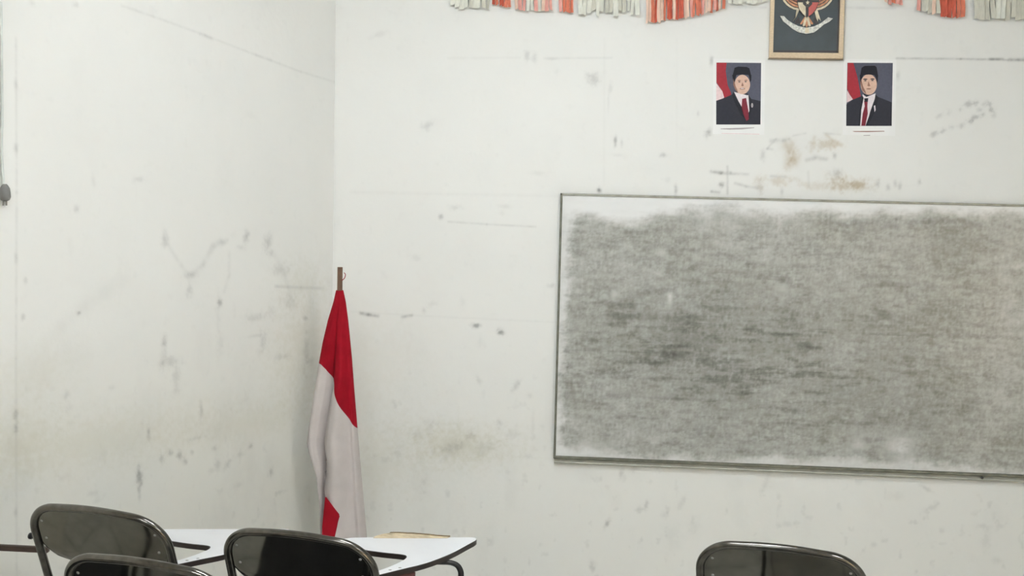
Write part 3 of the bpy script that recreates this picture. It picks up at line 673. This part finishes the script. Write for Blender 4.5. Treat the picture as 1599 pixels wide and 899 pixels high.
# ---- cable and plug on the left wall
u0, z0 = on_left(1.0, 170); u1, z1 = on_left(2.0, 288)
cb = empty('power_plug', left_pt(u1, z1)); tag(cb, 'grey plug on the end of a pale cable down the wall', 'plug')
o0 = left_pt(u1, z1)
MB().tube([p - o0 for p in smoothline([left_pt(u0, z0 + .35, .008), left_pt(u0, z0, .008), left_pt(u0 + .004, (z0 + z1) / 2, .008), left_pt(u1, z1, .012)], 6)], .004, 8).build('cable', 'cable', cb)
a0, b0 = on_left(2.5, 287), on_left(2.5, 314)
pts = [left_pt(a0[0], a0[1] + (b0[1] - a0[1]) * t, .016) - o0 for t in (0, .1, .25, .5, .75, .92, 1)]
MB().tube(pts, [.006, .011, .016, .018, .019, .015, .006], 14).build('plug_body', 'plug', cb)
for s in (-1, 1):
    c = left_pt(b0[0] + s * .007, b0[1] + .002, .016) - o0; MB().tube([c, c - Vector((0, 0, .016))], .0025, 8).build('pin', 'rivet', cb)

# ================================================================== FLAG IN THE CORNER
FY = 5.36
pole_top = on_y(531, 417, FY)
fb = (pole_top[0], FY, 0.0)
fl = empty('flag_on_pole', fb); tag(fl, 'red and white cloth flag hanging folded on a brown pole in the corner', 'flag')
MB().tube([(0, 0, .02), (0, 0, pole_top[2] * .5), (0, 0, pole_top[2])], [.013, .0125, .0115], 14).build('pole', 'pole', fl)
MB().lathe([(.16, 0), (.165, .015), (.15, .04), (.05, .07), (.024, .085), (.022, .17), (.014, .175)], seg=28).build('base', 'stone', fl)
MB().tube(smoothline([(.011, -.008, pole_top[2] - .055), (.022, -.010, pole_top[2] - .045), (.026, -.012, pole_top[2] - .03), (.020, -.012, pole_top[2] - .022)], 5), .0018, 6).build('tie_cord', 'red', fl)
def interp(tab, y): return float(np.interp(y, [a for a, b in tab], [b for a, b in tab]))
LEFT = [(452, 525), (470, 521), (500, 512), (535, 504), (570, 498), (600, 494), (650, 486), (690, 481), (706, 484), (740, 495), (780, 500), (830, 502), (890, 503)]
RIGHT = [(452, 536), (470, 540), (500, 544), (560, 550), (600, 553), (660, 558), (720, 563), (780, 568), (835, 573), (890, 577)]
BOUND = [(0, 566), (.10, 568), (.25, 575), (.42, 586), (.52, 596), (.56, 612), (.72, 632), (.86, 650), (1.0, 668)]     # red / white seam across the front
VAL = [(452, .5), (560, .48), (600, .46), (650, .36), (690, .32), (720, .30), (760, .13), (800, .10), (890, .08)]         # valley fold
def flag_pt(s, py, back):
    xl, xr = interp(LEFT, py), interp(RIGHT, py)
    p = on_y(xl + (xr - xl) * s, py, FY)
    k = min(1.0, (py - 452) / 260.0)
    th = .018 + .078 * k
    if back:
        return Vector((p[0] - fb[0], .5 * th * math.sqrt(max(0.0, sin(pi * s))), p[2]))
    v = interp(VAL, py)
    if s > v:
        q = (s - v) / (1 - v)
        dep = th * (.55 + .45 * sin(pi * min(1, q * 1.15 + .08))) + .010 * k * sin(q * 9 + py * .006)
        edge = min(1, q / .16) ** .5 * (1 - max(0, (q - .86) / .14) ** 2)
        dep = dep * edge + (1 - edge) * (th * .05 if q > .5 else -.1 * th)
    else:
        q = s / max(v, 1e-3)
        dep = th * .42 * math.sqrt(max(0, sin(pi * min(1, .06 + .94 * q)))) + .006 * k * sin(q * 7 + 1)
        dep *= 1 - .8 * max(0, (q - .6) / .4)
    if k < .6: dep = dep * (k / .6) + (1 - k / .6) * th * math.sqrt(max(0, sin(pi * s)))
    return Vector((p[0] - fb[0], -dep, p[2]))
def flag_mesh(lo, hi, name, m):
    N, Mr = 72, 46
    vs = []; fs = []
    cols = [(i / N, False) for i in range(N + 1)] + [(i / N, True) for i in range(N - 1, 0, -1)]
    nc = len(cols)
    for j in range(Mr + 1):
        for s, bk in cols:
            a, b = lo(s), hi(s); vs.append(flag_pt(s, a + (b - a) * j / Mr, bk))
    for j in range(Mr):
        for i in range(nc):
            l = (i + 1) % nc; fs.append((j * nc + i, j * nc + l, (j + 1) * nc + l, (j + 1) * nc + i))
    return MB().add(vs, fs).build(name, m, fl, sharp=80)
seam = lambda s: float(np.interp(s, [a for a, b in BOUND], [b for a, b in BOUND]))
flag_mesh(lambda s: 453.0, seam, 'red_band', 'red')
flag_mesh(seam, lambda s: 868.0 + 16 * s, 'white_band', 'whitecloth')
def fp(x, y, off): p = on_y(x, y, FY - off); return Vector((p[0] - fb[0], p[1] - fb[1], p[2]))
cn = [(508, 774), (514, 782), (523, 794), (531, 804), (528, 814), (526, 824), (520, 850), (503, 858), (503, 822)]
vs = [fp(x, y, .112) for x, y in cn] + [fp(x, y, .060) for x, y in cn]; n_ = len(cn)
MB().add(vs, [tuple(range(n_)), tuple(range(n_, 2 * n_))[::-1]] + [(i, (i + 1) % n_, n_ + (i + 1) % n_, n_ + i) for i in range(n_)]).build('turned_red_corner', 'red', fl, smooth=False, bevel=.004)

# ================================================================== LECTURE CHAIRS
BACK_W, LEAN, CS = 0.207, radians(18), 1.12
def back_outline(hw, top, bot, rad, crown, n=8, inset=0.0):
    """open outline in the plane of the backrest: left foot point, up, round the top, down"""
    hw -= inset; top -= inset
    pts = [(-hw, bot + (top - rad - .012 - bot) * k / 5) for k in range(6)]
    def corner(cx, cy, a0, a1): return [(cx + rad * cos(radians(a0 + (a1 - a0) * k / n)), cy + rad * sin(radians(a0 + (a1 - a0) * k / n))) for k in range(n + 1)]
    pts += corner(-hw + rad, top - rad, 180, 98)
    for k in range(1, 8):
        t = -1 + 2 * k / 8; pts.append((t * (hw - rad), top + crown * (1 - t * t)))
    pts += corner(hw - rad, top - rad, 82, 0)
    pts += [(hw, bot + (top - rad - .012 - bot) * k / 5) for k in range(5, -1, -1)]
    return pts
def back_pt(x, h):
    """h is measured up the leaning backrest from seat level; the sheet is dished towards the sitter"""
    return Vector((x, -.165 - h * sin(LEAN) - .012 * (1 - (x / BACK_W) ** 2), .44 + h * cos(LEAN)))
def htop(top): return (top - .012 - .44) / cos(LEAN) - .016
def make_chair(name, tablet=True, BTOP=.85, head=16, toff=(0, 0)):
    t = empty(name, (0, 0, 0)); t.scale = (CS, CS, 1)
    HTOP = htop(BTOP)
    out = back_outline(BACK_W, HTOP, 0.02, .098, .008)
    up = [back_pt(x, h) for x, h in out]
    lf = [Vector((-.205, .21, .012)), Vector((-.205, .12, .16)), Vector((-.205, -.04, .34)), Vector((-.205, -.13, .41))]
    path = lf + up + [Vector((-p.x, p.y, p.z)) for p in lf[::-1]]
    MB().tube(smoothline(path, 3), .0115, 12).build('back_frame', 'tube', t)
    # sheet-metal backrest inside the frame
    ins = .0105; top = back_outline(BACK_W, HTOP, HTOP - .135, .089, .008, inset=ins)
    low = [(BACK_W - ins - .002, HTOP - .142), (BACK_W - ins - .012, HTOP - .158), (BACK_W - .045, HTOP - .176), (BACK_W - .09, HTOP - .186), (0, HTOP - .190), (-BACK_W + .09, HTOP - .186), (-BACK_W + .045, HTOP - .176), (-BACK_W + ins + .012, HTOP - .158), (-BACK_W + ins + .002, HTOP - .142)]
    N, K = 40, 14
    fnx = [-cos(pi * i / N) for i in range(N + 1)]
    poly = top + low
    def span(x):      # top and bottom of the sheet at x
        hs = []
        n = len(poly)
        for i in range(n):
            (x0, h0), (x1, h1) = poly[i], poly[(i + 1) % n]
            if (x0 - x) * (x1 - x) <= 0 and abs(x1 - x0) > 1e-9: hs.append(h0 + (h1 - h0) * (x - x0) / (x1 - x0))
        return (max(hs), min(hs)) if hs else (HTOP - .1, HTOP - .1)
    vs = []; fs = []
    for side in (0, 1):
        for i in range(N + 1):
            x = fnx[i] * (BACK_W - ins - .0002); a, b = span(x)
            for k in range(K + 1):
                u = k / K; h = a + (b - a) * u
                p = back_pt(x, h)
                lip = .006 * (max(0, (u - .88) / .12) ** 2) + .005 * sin(pi * u) * (1 - fnx[i] ** 2)
                vs.append((p.x, p.y + (.0022 if side else 0) + lip, p.z))
    sz = (N + 1) * (K + 1)
    for side in (0, 1):
        for i in range(N):
            for k in range(K):
                q = side * sz + i * (K + 1) + k; fs.append((q, q + 1, q + K + 2, q + K + 1))
    rim = [i * (K + 1) for i in range(N + 1)] + [N * (K + 1) + k for k in range(1, K + 1)] + [i * (K + 1) + K for i in range(N - 1, -1, -1)] + [k for k in range(K - 1, 0, -1)]
    for i in range(len(rim)):
        a, b = rim[i], rim[(i + 1) % len(rim)]; fs.append((a, b, b + sz, a + sz))
    bk = MB().add(vs, fs).build('backrest', 'steel', t, sharp=50)
    for x in (-BACK_W + .033, BACK_W - .033):
        for h in (HTOP - .055, HTOP - .115):
            p = back_pt(x, h)
            r = MB().lathe([(.0042, 0), (.0040, .0012), (.0026, .0024), (.001, .003)], seg=10).build('rivet', 'rivet', bk)
            r.matrix_local = Matrix.Translation((p.x, p.y + .001, p.z)) @ Matrix.Rotation(radians(90) + LEAN * 0, 4, 'X')
    # seat
    seat = [(.19, -.17), (.205, -.05), (.205, .17), (.18, .21), (-.18, .21), (-.205, .17), (-.205, -.05), (-.19, -.17)]
    MB().slab(seat, lambda x, y, z: (x * .93, y, z), .425, .465).build('seat', 'vinyl', t, bevel=.012)
    fr = [(.19, -.16, .418), (.2, .0, .418), (.2, .18, .418), (.16, .205, .418), (-.16, .205, .418), (-.2, .18, .418), (-.2, 0, .418), (-.19, -.16, .418)]
    MB().tube(smoothline(fr, 4, True), .009, 10, closed=True).build('seat_frame', 'tube', t)
    for s in (-1, 1):      # rear legs cross behind the front ones
        MB().tube(smoothline([(s * .185, .10, .415), (s * .185, .0, .30), (s * .185, -.16, .12), (s * .185, -.24, .012)], 5), .0105, 10).build('leg', 'tube', t)
        for y in (.213, -.242): MB().lathe([(.016, 0), (.016, .02), (.012, .026)], (s * (.205 if y > 0 else .185), y, 0), 12).build('foot_cap', 'black', t)
    MB().tube([(-.185, -.2, .06), (.185, -.2, .06)], .008, 10).build('stretcher', 'tube', t)
    MB().tube([(-.205, .16, .09), (.205, .16, .09)], .008, 10).build('stretcher', 'tube', t)
    if tablet:
        by = TOPC.y
        TZ = .648
        dr = radians(22 - head)
        def tl(x, y):      # tablet outline, read with the chair heading 22 degrees
            x += toff[0]; y += toff[1]
            return (x * cos(dr) + y * sin(dr), -x * sin(dr) + y * cos(dr) + by)
        oo = [(.072, .235), (.088, .255), (.117, .334), (.148, .42), (.163, .53), (.162, .64), (.159, .695), (.140, .713), (.10, .690), (-.015, .619), (-.129, .55), (-.175, .515), (-.185, .475), (-.165, .442), (-.10, .436), (-.015, .443), (.045, .455), (.066, .447), (.077, .42), (.079, .36), (.072, .30), (.058, .26), (.060, .238)]
        pl = [(p.x, p.y) for p in smoothline([(*tl(x, y), 0) for x, y in oo], 4, True)]
        tb = MB().slab(pl, lambda x, y, z: (x, y, z), TZ - .018, TZ - .0005).build('tablet', 'edge', t, bevel=.002)
        ins_ = []
        for i in range(len(pl)):
            a, b = Vector(pl[i - 1]), Vector(pl[(i + 1) % len(pl)]); d_ = (b - a).normalized(); ins_.append((pl[i][0] - d_.y * .0012, pl[i][1] + d_.x * .0012))
        MB().slab(ins_, lambda x, y, z: (x, y, z), TZ - .0006, TZ + .0006).build('laminate_top', 'lam', tb, smooth=False)
        for x, y in ((.095, .315), (.108, .345)): MB().lathe([(.005, 0), (.004, .0008), (.001, .001)], (*tl(x, y), TZ + .0004), 10).build('screw_head', 'rivet', tb)
        if not toff[0]:
            br = [(.078, .27), (.097, .29), (.128, .36), (.134, .39), (.115, .39), (.085, .33)]
            MB().slab([tl(x, y) for x, y in br], lambda x, y, z: (x + (TZ - .018 - z) * .1, y - (TZ - .018 - z) * .4, z), TZ - .055, TZ - .0185).build('arm_bracket', 'rust', t, bevel=.003)
        tp = [(*tl(x, y), z) for x, y, z in ((.09, .48, TZ - .025), (.14, .515, TZ - .026), (.168, .535, TZ - .030), (.185, .545, TZ - .046), (.190, .545, TZ - .08), (.190, .50, .50), (.186, .38, .43))]
        MB().tube(smoothline(tp + [(.206, .10, .42)], 5), .0085, 10).build('support_tube', 'black', t)
        MB().tube(smoothline([(*tl(.09, .28), TZ - .05), (.19, .0, .52), (.208, -.06, .46), (.202, -.08, .425)], 5), .009, 10).build('arm_post', 'black', t)
    return t
TOPC = back_pt(0, htop(.85))
def place(o, px, py, head, top):
    """px, py: top of the backrest in the photograph; its height is known, so the place on the floor follows"""
    p = on_z(px, py, top + .008)
    h = radians(head); o.rotation_euler = (0, 0, -h)
    yy = back_pt(0, htop(top)).y * CS
    o.location = (p[0] - sin(h) * yy, p[1] - cos(h) * yy, 0)
    return o
G = 'dark metal classroom chairs'
c2 = place(make_chair('lecture_chair', True, .85, 12), 458, 819, 12, .85); tag(c2, 'dark metal lecture chair whose white writing tablet reaches below the flag, tan chipped edge', 'chair', G)
c1 = place(make_chair('lecture_chair', True, .895, 14, (-.035, -.03)), 142, 781, 14, .895); tag(c1, 'dark metal lecture chair with white tablet beside a short brown wall rail', 'chair', G)
c4 = place(make_chair('stacking_chair', False), 1219, 840, 13, .85); tag(c4, 'dark metal chair standing alone below the whiteboard', 'chair', G)
c3 = place(make_chair('stacking_chair', False, .93), 215, 859, 14, .93); tag(c3, 'dark metal chair close behind the chair by the brown rail', 'chair', G)
def extra(x, y, head, label):  # unseen chairs, added to put dark shapes into the backrest reflections
    o = copy_tree(c4); o.location = (x, y, 0); o.rotation_euler = (0, 0, -radians(head)); return tag(o, label, 'chair', G)
extra(-.26, 2.74, 12, 'added unseen dark metal chair in the next row, behind the tablet chair by the flag')
extra(.44, 3.10, 20, 'added unseen dark metal chair in the next row, behind the chair that stands alone')
extra(-1.72, 2.92, 8, 'added unseen dark metal chair in the next row, near the stained side wall')
# splintered strip of bare plywood along the far edge of the flag-side tablet
dr = radians(22 - 12)
def far_edge(t, off):
    x, y = -.112 + .19 * t, .561 + .115 * t + off
    return (x * cos(dr) + y * sin(dr), -x * sin(dr) + y * cos(dr) + TOPC.y)
vs = []; hs = (.004, .011, .015, .015, .014, .013, .011, .009, .006, .004, .003)
for k, h in enumerate(hs):
    for off, z in ((-.012, .6485), (.004, .6485), (.004, .6485 + h), (-.001, .6485 + h)): vs.append((*far_edge(k / 10, off), z))
fs = [(k * 4 + i, k * 4 + (i + 1) % 4, k * 4 + 4 + (i + 1) % 4, k * 4 + 4 + i) for k in range(10) for i in range(4)] + [(0, 1, 2, 3), (43, 42, 41, 40)]
MB().add(vs, fs).build('chipped_edge', 'ply', c2, smooth=False)
vs = []
for k, h in enumerate(hs[2:]):
    for off, z in ((-.002, .6485 + h), (.004, .6485 + h), (.004, .651 + h), (-.002, .651 + h)): vs.append((*far_edge((k + 2) / 10, off), z))
fs = [(k * 4 + i, k * 4 + (i + 1) % 4, k * 4 + 4 + (i + 1) % 4, k * 4 + 4 + i) for k in range(8) for i in range(4)] + [(0, 1, 2, 3), (35, 34, 33, 32)]
MB().add(vs, fs).build('torn_laminate', 'torn', c2, smooth=False)
# bolt standing out of the frame of the chair by the rail
p = back_pt(-BACK_W, htop(.895) - .128)
MB().tube([(p.x + .005, p.y + .02, p.z), (p.x - .036, p.y + .02, p.z), (p.x - .037, p.y + .02, p.z), (p.x - .042, p.y + .02, p.z)], [.007, .007, .010, .010], 12).build('pivot_bolt', 'black', c1)

# ---- short wooden rail beside the left wall
a = on_y(62, 857.5, 3.95); b = on_y(-46, 859, 3.95)
rl = empty('wall_rail', (b[0], 3.95, a[2])); tag(rl, 'short dark brown wooden rail jutting from the wall', 'rail')
Lr = a[0] - b[0] + .03
MB().box((-.01, -.010, -.009), (Lr, .010, .009)).build('rail_bar', 'wood', rl, bevel=.002)
MB().box((-.014, -.014, -.04), (0.0, .014, .04)).build('mounting_block', 'wood', rl, bevel=.002)
